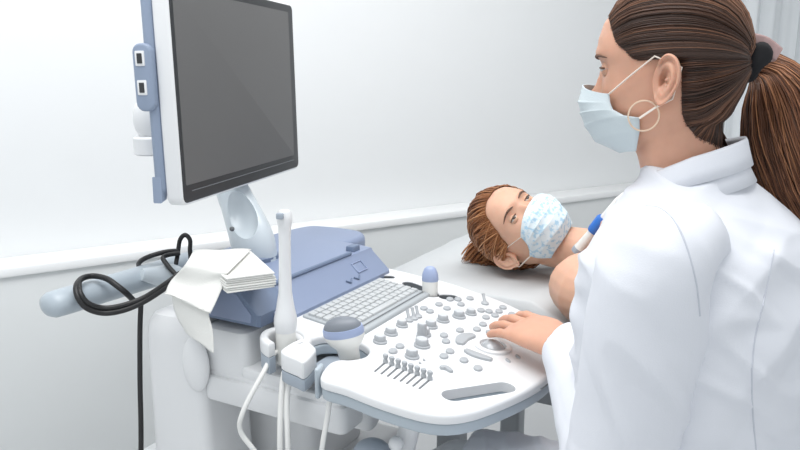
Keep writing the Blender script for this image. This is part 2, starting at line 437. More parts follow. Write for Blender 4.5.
# neck and monitor
ME = dict(ang=R(13.4), tilt=R(0.8))
n1 = V((math.sin(ME['ang']), math.cos(ME['ang']), 0)); nf = V((math.cos(ME['ang']), -math.sin(ME['ang']), 0))
upv = V((0, 0, math.cos(ME['tilt'])))-nf*math.sin(ME['tilt']); upv.normalize(); nrm = n1.cross(upv).normalized()   # nrm: towards the viewer side
if nrm.dot(nf) < 0: nrm = -nrm
MW, MH = .527, .372
BL = at(183, 207, 1.2)
mc = BL+n1*(MW/2)+upv*(MH/2)
def mon(p): return toM(mc+n1*p.x+upv*p.z+nrm*p.y)      # x right, z up, y towards viewer
def mframe(o, y0, y1, r=.005):
    b = MB(lambda p: mon(V((p.x, p.z, p.y)))); b.rprism(o, y0, y1, r, r, 3); return b
W2, H2 = MW/2, MH/2
mo = mframe(rrect(-W2, W2, -H2, H2, .016), -.030, 0, .005).build('monitor', M['white'], um)
mframe(rrect(-W2+.004, W2-.002, -H2+.004, H2-.004, .012), -.004, .0015, .002).build('bezel', M['bezel'], mo)
mframe(rrect(-W2+.012, W2-.030, -H2+.034, H2-.020, .003), -.002, .0022, .0004).build('screen', M['screen'], mo)
mframe(rrect(-W2+.03, W2-.03, -H2+.022, -H2+.0235, .0005), 0, .0020, .0002).build('bezel_line', M['hole'], mo)
mframe(rrect(-W2-.004, W2+.002, -H2+.016, H2, .016), -.050, -.030, .010).build('back_shell', M['blueshell'], mo)
b = MB(lambda p: mon(V((p.y, p.z, p.x)))); b.rprism([(-H2+.05, -W2-.004), (-H2+.04, -W2+.02), (-H2+.010, -W2+.01), (-H2+.006, -W2-.006), (-H2+.03, -W2-.005)], -.052, -.034, .003, .003, 2)
b.build('foot_tab', M['blueshell'], mo)
ear = MB(lambda p: mon(V((-W2-.004-p.z, p.x, p.y))))       # side pod, seen from its end
ear.rprism(rrect(-.064, -.030, -.058+.03, .050+.03, .014), -.004, .008, .004, 0, 3); pod = ear.build('port_pod', M['blueshell'], mo)
for z in (.056, .010):
    q = MB(lambda p: mon(V((-W2-.004-p.z, p.x, p.y)))); q.rprism(rrect(-.058, -.041, z-.012, z+.012, .002), .004, .0095, .001, 0, 2); po = q.build('port_frame', M['white'], mo)
    q = MB(lambda p: mon(V((-W2-.004-p.z, p.x, p.y)))); q.rprism(rrect(-.054, -.045, z-.008, z+.008, .001), .004, .0102, 0, 0, 2); q.build('port_socket', M['bezel'], po)
# swivel joint behind the monitor
jc = toM(at(151, 125, 1.34))
b = MB(); b.ball(jc+V((0, 0, .012)), .030, .034, .044, 20, 12); b.lathe([(.030, -.055), (.034, -.052), (.034, -.024), (.030, -.020)], 24, jc); b.build('swivel_joint', M['white'], mo)
# neck arm
na = toM(at(253, 243, 1.47)); nb_ = toM(at(235, 197, 1.50)); nc = toM(at(224, 172, 1.52))
path = spline([na+V((.004, -.004, -.055)), na+V((0, 0, .0)), na.lerp(nb_, .5)+V((0, 0, .004)), nb_, nc], 6)
b = MB(); b.tube(path, [.047, .047, .047, .047, .0475, .048, .048, .0475, .047, .046, .045, .044, .043, .042, .041, .040, .039, .038, .038, .037, .036, .035, .034, .033, .032][:len(path)], 32, flat=.85)
vv = (toM(EYE)-na); vv.z = 0; vv.normalize()
k = MB(); sc0 = na.lerp(nb_, .80)+vv*.062; k.ball(sc0, .037, .034, .060, 28, 18, Z.rotation_difference((nb_-na).normalized()).to_matrix() if False else V((0, 0, 1)).rotation_difference((nb_-na).normalized()).to_matrix())
nk = link('monitor_neck', boolean(b, [k], 'monitor_neck'), M['neck'], um, True, 30)
b = MB(); b.lathe([(.050, -.03), (.051, -.014), (.047, -.010)], 28, na+V((0, 0, -.01))); b.build('neck_collar', M['bluedark'], nk)
q = toM(at(232, 229, 1.42)); b = MB(); b.ball(q, .005); b.build('neck_screw', M['hole'], nk)

# rear handle: broad grey tube with a rounded front end
h0 = toM(atz(45, 307, .87)); h1 = toM(atz(196, 262, .87))
hp = [h0.lerp(h1, t) for t in (0, .015, .04, .1, .3, .5, .7, 1)]
b = MB(); b.tube(hp, [.010, .024, .030, .031, .031, .031, .032, .034], 24, flat=.78, up=(0, 0, 1)); hd = b.build('rear_handle', M['paleblue'], um)
hq = h0.lerp(h1, .52); b = MB(); b.tube([hq+V((.0, -.03, .018)), hq+V((.05, -.05, .005)), hq+V((.09, -.07, -.03)), hq+V((.10, -.08, -.07))], [.012, .026, .034, .036], 16); b.build('handle_bracket', M['neck'], um)
# body: column, cross beams, wheeled base
def P3(x, y, z): return toM(atz(x, y, z))
def onu(x, y, u):           # pixel to the machine's upright plane x = u
    r = ray(x, y); e = toM(EYE); d = V((r.dot(ux), r.dot(wy), r.z)); return e+d*((u-e.x)/d.x)
cA, cB = onu(143, 330, -.215).y, onu(198, 330, -.215).y
b = MB(); rings = []
for z, e, ex in ((.845, .022, 0), (.840, .010, 0), (.825, .003, 0), (.80, 0, 0), (.6, 0, .006), (.38, 0, .014), (.10, 0, .02)):
    rings.append([V((p[0], p[1], z)) for p in rrect(-.215+e, -.085-e, cB+e-ex, cA-e+ex*.3, .02, 4)])
b.loft(rings); b.build('column', M['offwhite'], um)
b = MB(); b.box((.05, .22, .60), (.20, .34, .40), .02); b.build('cabinet', M['offwhite'], um)
b = MB(); b.box((-.02, (cB+.01+.075)/2, .790), (.36, cB+.01-.075, .090), .012); b.box((-.02, (cB+.005-.12)/2, .748), (.358, cB+.005+.12, .020), .006); b.box((-.02, .02, .762), (.36, .14, .022), .006); b.build('upper_beam', M['white'], um)
b = MB(); b.box((-.02, (cB+.005-.13)/2, .722), (.376, cB+.005+.13, .050), .010); b.build('front_apron', M['offwhite'], um)
bq = onu(196, 364, -.212); b = MB(); b.ball(bq, .014, .030, .052, 20, 14); b.build('round_cover', M['white'], um)
sq = onu(347, 411, -.150); tb_ = MB(); tb_.box((sq.x+.02, sq.y+.01, sq.z+.0), (.04, .11, .07), .016); tb_.build('socket_tab', M['offwhite'], um)
b = MB(); b.lathe([(.0095, 0), (.0095, .004), (.006, .006), (0, .006)], 16, sq+V((.001, 0, 0)), Matrix.Rotation(-math.pi/2, 3, 'Y')); b.build('socket', M['black'], um)
b = MB(); b.box((0, .20, .315), (.44, .48, .37), .03); b.build('base', M['white'], um)
b = MB(); b.tube([toM(at(412, 418, 1.13)), toM(at(405, 445, 1.16)), toM(at(398, 480, 1.20)), V((-.03, .02, .44))], [.017, .018, .020, .03], 16, flat=.8); b.build('panel_support', M['offwhite'], um)
sj = toM(at(372, 455, 1.15)); b = MB(); b.ball(sj, .032, .032, .026, 20, 12); so_ = b.build('support_joint', M['grey'], um)
b = MB(); b.ball(sj+V((-.028, -.030, .0)), .022, .022, .018, 20, 12); b.ball(toM(at(396, 444, 1.12)), .012); b.build('joint_cap', M['white'], so_)
for sx in (-1, 1):
    for sy in (-.08, .38):
        w_ = MB(); w_.lathe([(.030, -.018), (.058, -.016), (.062, -.006), (.062, .006), (.058, .016), (.030, .018)], 24, (sx*.17, sy, .062), Matrix.Rotation(math.pi/2, 3, 'Y')); wh = w_.build('caster', M['bluedark'], um)
        w_ = MB(); w_.lathe([(.028, -.022), (.030, -.018), (.030, .018), (.028, .022)], 20, (sx*.17, sy, .062), Matrix.Rotation(math.pi/2, 3, 'Y')); w_.tube([(sx*.17, sy, .10), (sx*.17, sy+.02, .19)], .022, 10); w_.build('wheel_hub', M['white'], wh)

# probe holders at the panel's left edge
def ring_holder(px, py, ro_, ri, h0_, h1_, gap):
    p = onp(px, py); o = []
    for k in range(29):
        a = gap+R(28)+(2*math.pi-2*R(28))*k/28; o.append((p.x+ro_*math.cos(a), p.y+ro_*math.sin(a)))
    for k in range(28, -1, -1):
        a = gap+R(28)+(2*math.pi-2*R(28))*k/28; o.append((p.x+ri*math.cos(a), p.y+ri*math.sin(a)))
    b = MB(PP); b.rprism(o, h0_, h1_, .006, .003, 4); r1 = b.build('probe_holder', M['white'], um)
    b = MB(PP); b.rprism([(p.x+(x_-p.x)*.99, p.y+(y_-p.y)*.99) for x_, y_ in o], h0_-.030, h0_, .001, .004, 3); b.build('holder_base', M['grey'], r1)
    return p
hp1 = ring_holder(286, 338, .043, .028, -.022, .004, R(205))
b = MB(PP); bo = spline([xy(281, 354), xy(286, 348), xy(299, 341), xy(306, 342), xy(316, 350), xy(313, 356), xy(304, 364), xy(296, 361)], 3, True); bo = [(p.x, p.y) for p in bo]; b.rprism(bo, -.026, .004, .004, .002, 4); hb = b.build('probe_holder', M['white'], um)
b = MB(PP); b.rprism([(p[0]*.998, p[1]) for p in bo], -.048, -.027, .001, .004, 3); b.build('holder_base', M['grey'], hb)
b = MB(PP); b.rprism(stadium(xy(317, 371), xy(321, 366), .004, 5), -.045, .004, .003, .003, 3); b.build('holder_hook', M['paleblue'], um)
b = MB(PP); b.rprism(rrect(-.200, -.115, -.130, -.045, .02), -.052, -.040, .002, .002); b.build('recess_floor', M['grey'], um)

# ------------------------------------------------------------------ probes (rest in the holders)
def probe(name, px, py, h, axis, parts, label, cable):
    base = PW(*(onp(px, py).xy), h); e = empty(name, base)
    tag(e, label, 'ultrasound probe', 'ultrasound probes')
    ax = V(axis).normalized(); q = V((0, 0, 1)).rotation_difference(ax).to_matrix()
    first = None
    for nm, mt, prof, flat, n_ in parts:
        rt = q @ Matrix.Rotation(flat[1], 3, 'Z') @ Matrix.Diagonal((1, flat[0], 1))
        b = MB(); b.lathe(prof, n_, (0, 0, 0), rt); b.build(nm, M[mt], e)
    if cable:
        b = MB(); b.tube([V(c)-base for c in spline(cable, 8)], .0042, 10); b.build('cable', M['cable'], e)
    return e
ep = fromM(onp(286, 336))
probe('ultrasound_probe', 285, 337, -.05, (0.02, .02, 1), [
    ('grip', 'cream', [(.009, 0), (.0165, .006), (.0170, .05), (.0165, .060)], (1, 0), 24),
    ('shaft', 'white', [(.0168, .060), (.018, .066), (.0195, .074), (.0193, .083), (.0155, .100), (.0112, .128), (.0100, .17), (.0098, .215), (.0108, .238), (.0128, .248), (.0126, .258), (.0095, .265), (0, .267)], (1, 0), 24),
], 'tall slim white internal probe standing upright in ring holder at panel left edge', [ep+V((0, 0, -.05)), at(276, 352, 1.20), at(262, 375, 1.17), at(243, 412, 1.16), at(241, 432, 1.17), at(258, 456, 1.18), at(275, 490, 1.2), at(300, 560, 1.3)])
e1 = [o for o in bpy.data.objects if o.name == 'ultrasound_probe'][0]
tipc = V((-.006, -.009, .292)); b = MB(); b.box((.0, -.0092, .258), (.012, .008, .010), .002); b.build('sensor_window', M['grey'], e1)
q = onp(345, 350)
rotp = R(-12)
cvx = probe('ultrasound_probe', 350, 351, -.014, (-.20, -.08, 1), [
    ('grip', 'cream', [(.010, -.05), (.016, -.03), (.0175, 0), (.019, .020), (.028, .030), (.034, .040), (.034, .046)], (.62, rotp), 28),
    ('collar', 'bluelight', [(.0345, .046), (.0352, .048), (.0350, .054), (.0335, .059)], (.62, rotp), 28),
    ('lens', 'lens', [(.0322, .058), (.031, .063), (.026, .069), (.016, .0735), (0, .075)], (.60, rotp), 28),
], 'curved white probe with blue grey convex head beside the keyboard', [fromM(onp(345, 352))+V((0, 0, -.07)), at(333, 388, 1.13), at(327, 420, 1.12), at(321, 458, 1.13), at(318, 520, 1.16)])
probe('ultrasound_probe', 430, 294, .0, (0, .02, 1), [
    ('grip', 'cream', [(.011, -.022), (.015, -.012), (.0165, .02), (.0165, .028)], (.8, rotp), 24),
    ('head', 'bluelight', [(.0165, .028), (.0175, .031), (.0165, .042), (.012, .054), (.007, .058), (0, .059)], (.8, rotp), 24),
], 'small white probe with light blue tip standing at the panel far corner', None)
# loose probe cables hanging below the holder block
for k, (x0, lab) in enumerate([(281, 'white probe cable hanging straight below the holder block, left of the pair'), (287, 'white probe cable hanging straight below the holder block, right of the pair')]):
    b = MB(); b.tube(spline([at(x0+3+k, 372, 1.165), at(x0, 400, 1.16), at(x0-1+2*k, 450, 1.16), at(x0+2+k, 520, 1.2)], 8), .0046, 10)
    tag(b.build('probe_cable', M['cable']), lab, 'cable', 'hanging probe cables')

# black cables on the rear handle
def HW(t, du, dz): # around the handle in world
    p = h0.lerp(h1, t); return fromM(p+V((0, du, dz)))
pth = [at(190, 250, 1.42), at(188, 238, 1.42), at(184, 235, 1.42), at(179, 239, 1.42), at(179, 250, 1.40), at(168, 254, 1.38), at(150, 257, 1.36), HW(.62, .030, .022), HW(.60, -.006, .030), HW(.50, .034, .012)]
loop = [at(186, 262, 1.36), at(172, 250, 1.38), at(150, 258, 1.37), at(141, 264, 1.38)]
b = MB(); b.tube(spline([at(191, 263, 1.47), at(190, 250, 1.47), at(190, 240, 1.47), at(185, 235, 1.47), at(180, 240, 1.47), at(178, 252, 1.47), at(176, 264, 1.46)], 8), .0046, 10)
b.tube(spline([at(178, 251, 1.47), at(165, 252, 1.46), at(148, 257, 1.45), at(139, 263, 1.47), at(140, 270, 1.53)], 8), .0050, 10)
b.tube(spline([at(180, 253, 1.46), at(168, 255, 1.45), at(163, 258, 1.435), at(168, 266, 1.42), at(177, 276, 1.41), at(186, 286, 1.40)], 8), .0048, 10)
b.tube(spline([at(136, 303, 1.36), at(126, 293, 1.32), at(116, 285, 1.315), at(106, 278.5, 1.325), at(93, 276, 1.335), at(82, 278.5, 1.315), at(76.5, 286, 1.28), at(78, 297, 1.265), at(87, 308, 1.27), at(104, 313, 1.285), at(124, 310, 1.295), at(145, 301, 1.31), at(168, 286, 1.32), at(180, 277, 1.33)], 8), .0055, 10)
b.tube(spline([at(79, 281, 1.30), at(80, 292, 1.27), at(88, 303, 1.27), at(104, 308, 1.285), at(124, 305, 1.295), at(145, 297, 1.31), at(168, 282, 1.32), at(180, 273, 1.33)], 8), .0048, 10)
tag(b.build('power_cable', M['black']), 'black cable looped around the grey rear handle of the scanner', 'cable')
b = MB(); b.tube(spline([at(141, 303, 1.38), at(140, 330, 1.38), at(140, 380, 1.38), at(141, 430, 1.38), at(141, 500, 1.40), at(142, 620, 1.46)], 8), .0050, 10)
tag(b.build('hanging_cable', M['black']), 'black cable hanging straight down beside the white column', 'cable')

# paper towels on the console's left end
PT = .952
pc = [at(191, 262, 1.24)]
# corners of the folded stack (machine axes), top at height PT
s0 = toM(atz(275, 279, PT-.012)); s1 = toM(atz(228, 281, PT-.012))
def stackpt(x, y): return toM(atz(x, y, PT))
corn = [stackpt(226, 277), stackpt(275, 271), stackpt(252, 250), stackpt(194, 252)]
stk = empty('paper_towel_stack', fromM((corn[0]+corn[2])*.5+V((0, 0, -.032))))
tag(stk, 'thick folded white paper towels lying on the blue console end', 'paper towels')
inv = stk.location
for i in range(7):
    z = -.026+i*.0038; j = [random.uniform(-.0022, .0022) for _ in range(4)]
    b = MB(lambda p: fromM(p)-inv)
    o = [(c.x+j[k % 4], c.y+j[(k+1) % 4]) for k, c in enumerate(corn)]
    # round fold at the right-hand edge
    b.rprism([(p.x, p.y) for p in [V((*o[0], 0)), V((*o[0], 0)).lerp(V((*o[1], 0)), .5), V((*o[1], 0)), V((*o[2], 0)), V((*o[3], 0))]], PT+z-.0016, PT+z+.0016, .0015, .0015, 2)
    b.build('towel_fold', M['paper'], stk)
def drape(name, rows, label, n=12, th=.0012):
    G = [spline(r_, 6) for r_ in rows]; m_ = len(G[0]); cols_ = [spline([G[k][i] for k in range(len(G))], 6) for i in range(m_)]
    b = MB(); grid = [[cols_[i][j] for i in range(m_)] for j in range(len(cols_[0]))]
    idx = [[b.pt(p+V((0, 0, .0012*math.sin(i*.8+j*.5)))) for i, p in enumerate(r_)] for j, r_ in enumerate(grid)]
    for j in range(len(idx)-1):
        for i in range(m_-1): b.f.append((idx[j][i], idx[j][i+1], idx[j+1][i+1], idx[j+1][i]))
    o = b.build(name, M['paper']); o.modifiers.new('s', 'SOLIDIFY').thickness = th
    return tag(o, label, 'paper towel', 'draped paper towels')
zt = PT+.005
drape('paper_towel', [[atz(194, 250, zt), atz(220, 249, zt), atz(251, 249, zt)], [atz(187, 262, zt), atz(206, 264, zt), atz(230, 270, zt)],
                      [at(172, 279, 1.25), at(196, 285, 1.22), at(225, 280, 1.18)], [at(166, 291, 1.24), at(188, 300, 1.20), at(212, 309, 1.165)], [at(165, 293, 1.24), at(187, 303, 1.20), at(210, 314, 1.165)]],
      'upper white paper towel draped from the stack over the console corner')
drape('paper_towel', [[at(176, 286, 1.25), at(192, 292, 1.22), at(212, 300, 1.19)], [at(173, 300, 1.25), at(190, 306, 1.21), at(209, 314, 1.18)], [at(178, 318, 1.245), at(195, 326, 1.205), at(213, 332, 1.175)], [at(186, 332, 1.24), at(200, 343, 1.20), at(214, 353, 1.175)]],
      'lower white paper towel hanging down beside the white column')

# ------------------------------------------------------------------ people: shared head, ear, hand
T_XF = [(-.108, .072), (-.103, .086), (-.092, .097), (-.078, .102), (-.06, .1025), (-.045, .1035), (-.03, .1035), (0, .101), (.025, .1035), (.042, .113), (.06, .112), (.08, .106), (.10, .092), (.115, .074), (.125, .052), (.132, .02)]
T_XB = [(-.108, .020), (-.103, .005), (-.092, -.012), (-.078, -.030), (-.06, -.048), (-.03, -.069), (0, -.079), (.025, -.084), (.05, -.085), (.08, -.078), (.10, -.065), (.115, -.049), (.125, -.03), (.132, -.004)]
T_HW = [(-.108, .014), (-.103, .028), (-.092, .042), (-.078, .052), (-.06, .059), (-.03, .066), (0, .070), (.025, .072), (.05, .073), (.08, .068), (.10, .057), (.115, .043), (.125, .028), (.132, .008)]
T_NZ = [(-.040, 0), (-.035, .006), (-.030, .018), (-.022, .027), (-.012, .024), (0, .017), (.015, .010), (.03, .004), (.045, 0)]
def g2(a, s): return math.exp(-(a/s)**2)
def headpt(z, th):
    c, s_ = math.cos(th), math.sin(th); xf, xb, hw = lin(T_XF, z), lin(T_XB, z), lin(T_HW, z); xc = .008+.012*g2(z+.10, .04)
    pw = lambda q, e: math.copysign(abs(q)**e, q)
    x = xc+((xf-xc)*pw(c, .82) if c > 0 else (xc-xb)*pw(c, .95)); y = hw*pw(s_, .88)
    if c > 0:
        x += lin(T_NZ, z)*g2(y, .0095+.006*g2(z+.025, .012))
        for sd in (-1, 1):
            x -= .0060*g2(y-sd*.032, .015)*g2(z-.021, .010)
            x += .003*g2(y-sd*.030, .02)*g2(z-.042, .007)
            x += .004*g2(y-sd*.042, .018)*g2(z+.012, .018)
            x -= .004*g2(y-sd*.040, .016)*g2(z+.055, .016)
        x += .0065*g2(y, .017)*(g2(z+.050, .0045)+1.1*g2(z+.062, .005))+.004*g2(y, .014)*g2(z+.090, .01)
        x -= .003*g2(y, .02)*g2(z+.056, .0018)
    return V((x, y, z))
def head_mb(mb, xf):
    zs = [-.108+.240*k/84 for k in range(85)]
    mb.loft([[xf(headpt(z, 2*math.pi*k/88)) for k in range(88)] for z in zs]); return mb
def ear_mb(mb, xf, side):
    H_ = .062
    def outl(a):  # a from 0 = front, ccw
        x = .0225*math.cos(a); z = .032*math.sin(a)
        if z < 0: x *= 1-.30*min(1, (-z/.031))**1.3; 
        if math.cos(a) > 0: x *= .72
        x += -.004*math.sin(a)
        return x, z
    prof = [(0, -.005), (.25, -.0045), (.42, .001), (.52, .0075), (.64, .0075), (.74, .0045), (.82, .006), (.90, .011), (.96, .0115), (1.0, .008), (.985, .002), (.90, -.004), (.7, -.010), (.4, -.014)]
    rings = []
    for rr, hh in prof:
        ring = []
        for k in range(40):
            a = 2*math.pi*k/40; x, z = outl(a)
            h2 = hh
            if a > math.pi*1.2 and a < math.pi*1.8 and .1 < rr: h2 = hh*.35+.003      # lobe is flat
            if math.cos(a) > .75 and rr > .3: h2 = min(h2, .004)
            y = .010+h2+(-x+.018)*.38
            ring.append(xf(V((x*max(rr, .01)-.003, side*(.0645+y), z*max(rr, .01)+.007))))
        rings.append(ring)
    mb.loft(rings); return mb
def hand_mb(mb, xf, mirror=1, curl=(.18, .25, .2), spread=1.0, thumb=None, fold=0):
    # x along fingers, y towards the thumb, z back of the hand
    g = lambda p: xf(V((p.x, p.y*mirror, p.z)))
    rings = []
    for x, y0, w_, t, zc in ((-.06, 0, .026, .0205, 0), (-.02, 0, .027, .020, 0), (0, 0, .030, .0175, 0), (.02, .003, .0375, .0175, .001), (.045, .003, .0425, .0165, .002), (.07, .001, .0425, .0145, .002), (.088, -.001, .0405, .0115, .000), (.096, -.001, .036, .008, -.001)):
        rings.append([g(V((x, y0+w_*math.copysign(abs(math.cos(a))**.75, math.cos(a)), zc+t*math.sin(a)))) for a in [2*math.pi*k/20 for k in range(20)]])
    mb.loft(rings)
    for i, (yb, xb, L, r0) in enumerate(((.030, .083, .071, .0090), (.0095, .088, .079, .0093), (-.0115, .086, .073, .0089), (-.0305, .076, .058, .0080))):
        p = V((xb-.014, yb*.96, 0)); a = -fold*.3; yaw = R((4.5, 1.2, -2.5, -6.5)[i]*spread)
        pts = [p]; segs = (.40, .26, .20, .14)
        pts.append(p+V((.014, yb*.04, .001)))
        for k, sg in enumerate((.48, .29, .23)):
            a += curl[k]+fold
            for h in (0.5, 1):
                pts.append(pts[-1]+V((math.cos(a)*math.cos(yaw), math.cos(a)*math.sin(yaw), -math.sin(a)))*(L*sg*.5))
        rr = [r0*1.12, r0*1.12, r0*1.0, r0*1.06, r0*.92, r0*.96, r0*.84, r0*.55]
        mb.tube([g(q) for q in pts], rr, 12)
        mb.ball(g(pts[-2].lerp(pts[-1], .55)), r0*.80, n=12, m=8)
    th = thumb or [(.012, .022, -.006), (.032, .040, -.012), (.055, .054, -.018), (.073, .056, -.020), (.088, .053, -.021)]
    mb.tube([g(V(q)) for q in th], [.0135, .0128, .0108, .0105, .0075], 12); mb.ball(g(V(th[-1])), .0078, n=12, m=8)
    return mb
def frame_xf(o, x, y, z, s=1): return lambda p: o+x*(p.x*s)+y*(p.y*s)+z*(p.z*s)
def limb(mb, pts, rads, n=20, per=5):
    P = spline(pts, per); rr = []
    for i in range(len(P)):
        t = i/per; k = min(int(t), len(rads)-2); f = t-k; f = f*f*(3-2*f); rr.append(rads[k]*(1-f)+rads[k+1]*f)
    mb.tube(P, rr, n); return mb
def face_details(root, xf, eyes_open=1.0, brow='brow', lipm='lip', s=1):
    for sd in (1, -1):
        surf = headpt(.022, math.asin(.032/.072)).x
        ec = V((.0865, sd*.031, .0215))
        b = MB(); b.ball(xf(ec), .0118*s, n=20, m=14); e = b.build('eye', M['eye'], root)
        b = MB(); b.ball(xf(ec+V((.0064, sd*.0012, 0))), .0067*s, n=16, m=10); b.build('iris', M['iris'], e)
        # lids as partial shells, lashes along the upper lid
        for nm, a0, a1 in (('upper_eyelid', 5, 110), ('lower_eyelid', -100, -20)):
            rings = []
            for rr in (.0130, .0117):
                for q in range(9):
                    f = R(a0+(a1-a0)*q/8); rings.append((rr, f))
            b = MB(); rows_ = []
            for rr, f in rings[:9]+rings[:8:-1]:
                row = []
                for k in range(17):
                    t = R(-88+176*k/16); d = V((math.cos(t)*math.cos(f), math.sin(t), math.cos(t)*math.sin(f)))
                    row.append(xf(ec+d*rr))
                rows_.append(row)
            b.loft(rows_, closed=False); b.build(nm, SK, root)
        b = MB(); b.tube([xf(ec+V((math.cos(t)*math.cos(R(5)), math.sin(t), math.cos(t)*math.sin(R(5))))*.0142) for t in [R(-70+140*k/12) for k in range(13)]], .0013*s, 6); b.build('eyelashes', M['brow'], root)
        pts = []
        for k in range(9):
            y = sd*(.014+.040*k/8); z = .0345+.006*math.sin(math.pi*(k/8)*.75)-.003*(k/8)
            best = min((headpt(z, t) for t in [sd*R(5+2*j) for j in range(45)]), key=lambda q: abs(q.y-y)); pts.append(xf(best+V((.0004, 0, 0))))
        b = MB(); b.tube(pts, [.0010*s, .0020*s, .0024*s, .0025*s, .0023*s, .0020*s, .0016*s, .0012*s, .0005*s], 8); b.build('eyebrow', M[brow], root)
    b = MB()
    for z0 in (-.050, -.0605):
        b.tube([xf(V((headpt(z0, 0).x-.0045-14*(y*y), y, z0-.002*abs(y)/.02))) for y in [-.021+.042*k/10 for k in range(11)]], [.0008, .0028, .0038, .0042, .0044, .0042, .0044, .0042, .0038, .0028, .0008], 8)
    b.build('lips', M[lipm], root)
def mask_mb(xf, off=.0):
    #   t, centre x, z, edge x, z, y
    tab = [(0, .1325, .000, .0765, -.011, .0610), (.25, .1375, -.021, .074, -.0215, .0640), (.45, .133, -.043, .068, -.032, .0670), (.6, .126, -.064, .052, -.041, .0690), (.72, .121, -.078, .030, -.044, .0700), (.86, .109, -.096, .030, -.069, .0650), (1, .070, -.114, .036, -.104, .0530)]
    rows_ = []; N = 40
    for j in range(57):
        t = j/56; g = [lin([(q[0], q[k]) for q in tab], t) for k in range(1, 6)]
        ple = 0
        for p0 in (.30, .48, .66): ple += .0030*max(0, 1-abs(t-p0)/.05)*(1 if t < p0 else .4)
        row = []
        for i in range(N+1):
            f = -math.pi/2+math.pi*i/N; c, s_ = math.cos(f), math.sin(f)
            x = g[2]+(g[0]-g[2])*c**.85; y = g[4]*math.copysign(abs(s_)**.9, s_)
            z = g[3]+(g[1]-g[3])*c**1.5
            k = 1+ (ple*c+.0012*noise.noise(V((x*40, y*40, z*60))))/.10+off
            row.append(xf(V((.02+(x-.02)*k, y*k, z))))
        rows_.append(row)
    b = MB(); b.loft(rows_, closed=False, cap=False); return b, rows_
class Scalp:
    def __init__(s, tree, o): s.t = tree; s.o = o
    def hit(s, d, off):
        h = s.t.ray_cast(s.o+d*.3, -d, .3)
        p = h[0] if h[0] else s.o+d*.08
        return p+(p-s.o).normalized()*off
def slerp(a, b, t):
    w_ = math.acos(max(-1, min(1, a.dot(b))))
    if w_ < 1e-4: return a.copy()
    return (a*math.sin((1-t)*w_)+b*math.sin(t*w_))/math.sin(w_)

# ------------------------------------------------------------------ doctor
Fd = V((-.925, .38, 0)).normalized(); Ld = V((-Fd.y, Fd.x, 0)); Z = V((0, 0, 1))
HC = at(676, 85, .935)
def D(x, y, z): return HC+Fd*x+Ld*y+Z*z
HS = 1.0
def head_xf(o, x, y, z, s=1):
    def f(p):
        zz = p.z if p.z > -.03 else -.03+(p.z+.03)*.76
        return o+x*(p.x*.905*s)+y*(p.y*.95*s)+z*(zz*.97*s)
    return f
TY = R(-24); Ft = Matrix.Rotation(TY, 3, 'Z') @ Fd; Lt = Matrix.Rotation(TY, 3, 'Z') @ Ld
def Dt(x, y, z): return HC+Fd*-.03+Ft*(x+.03)+Lt*y+Z*z
HY = R(-10); Fh = Matrix.Rotation(HY, 3, 'Z') @ Fd; Lh = Matrix.Rotation(HY, 3, 'Z') @ Ld
hxf = head_xf(HC, Fh, Lh, Z)
SK = M['skin']
seat_c = D(-.06, 0, 0); seat_z = .50
doc = empty('person', (seat_c.x, seat_c.y, 0))
tag(doc, 'woman in white lab coat with brown ponytail, one hand on the control panel', 'person')
doc_o = doc.location.copy()
W = lambda f: (lambda p: f(p)-doc_o)
# hand placement on the panel
tipM = onp(495, 334); wrM = onp(564, 382)
dxy = (wrM-tipM); dxy.z = 0; dirM = -dxy.normalized()
tipW = PW(tipM.x, tipM.y, .010)
xdir = (PW(tipM.x, tipM.y, 0)-PW(tipM.x-dirM.x*.1, tipM.y-dirM.y*.1, 0)).normalized()
pn = (PW(.1, 0, 0)-PW(0, 0, 0)).cross(PW(0, .1, 0)-PW(0, 0, 0)).normalized()
xh = (xdir-pn*.10).normalized(); zh = (pn-xh*pn.dot(xh)).normalized(); ey = (EYE-tipW); ey = (ey-xh*ey.dot(xh)-zh*ey.dot(zh)).normalized()
zh = (zh*math.cos(R(17))+ey*math.sin(R(17))).normalized(); yh = zh.cross(xh)
HSC = 1.06
wrist = tipW-xh*(.164*HSC)+zh*.022+Z*.010
lh = frame_xf(wrist, xh, yh, zh, HSC)
# arms
shL = at(655, 262, .815); shR = Dt(-.02, -.165, -.195)
elL = at(617, 470, .885)
vq = wrist-xh*.05
PRB_T = at(576, 252, 1.60); PRB_E = at(604, 218, 1.55)
pax = (PRB_E-PRB_T).normalized()
wrR = PRB_E+pax*.02+V((.085, -.05, .015))
elR = (shR+wrR)*.5+V((.07, -.02, -.035))
body = MB(W(lambda p: p))
head_mb(body, hxf)
# neck and torso
def ringD(cx, z, rx, ry, n=32, e=.9):
    return [(D if z > -.10 else Dt)(cx+rx*math.copysign(abs(math.cos(a))**e, math.cos(a)), ry*math.copysign(abs(math.sin(a))**e, math.sin(a)), z) for a in [2*math.pi*k/n for k in range(n)]]
body.loft([ringD(.004, -.02, .050, .045), ringD(-.002, -.055, .055, .050), ringD(-.010, -.09, .053, .049), ringD(-.020, -.12, .055, .052), ringD(-.03, -.15, .065, .075), ringD(-.035, -.18, .08, .12), ringD(-.035, -.23, .09, .15), ringD(-.03, -.30, .10, .145), ringD(-.03, -.40, .09, .125), ringD(-.03, -.48, .085, .115), ringD(-.04, -.58, .10, .145), ringD(-.05, -.70, .10, .15)])
limb(body, [Dt(-.02, .08, -.215), shL-Z*.008, elL, elL.lerp(wrist, .5)+V((0, 0, .004)), wrist-xh*.02], [.036, .034, .036, .034, .026])
hand_mb(body, lh, -1 if yh.dot(Ld) > 0 else 1, (.12, .22, .16), 1.15)
limb(body, [Dt(-.03, -.08, -.185), shR, elR, elR.lerp(wrR, .5), wrR], [.05, .047, .040, .036, .027])
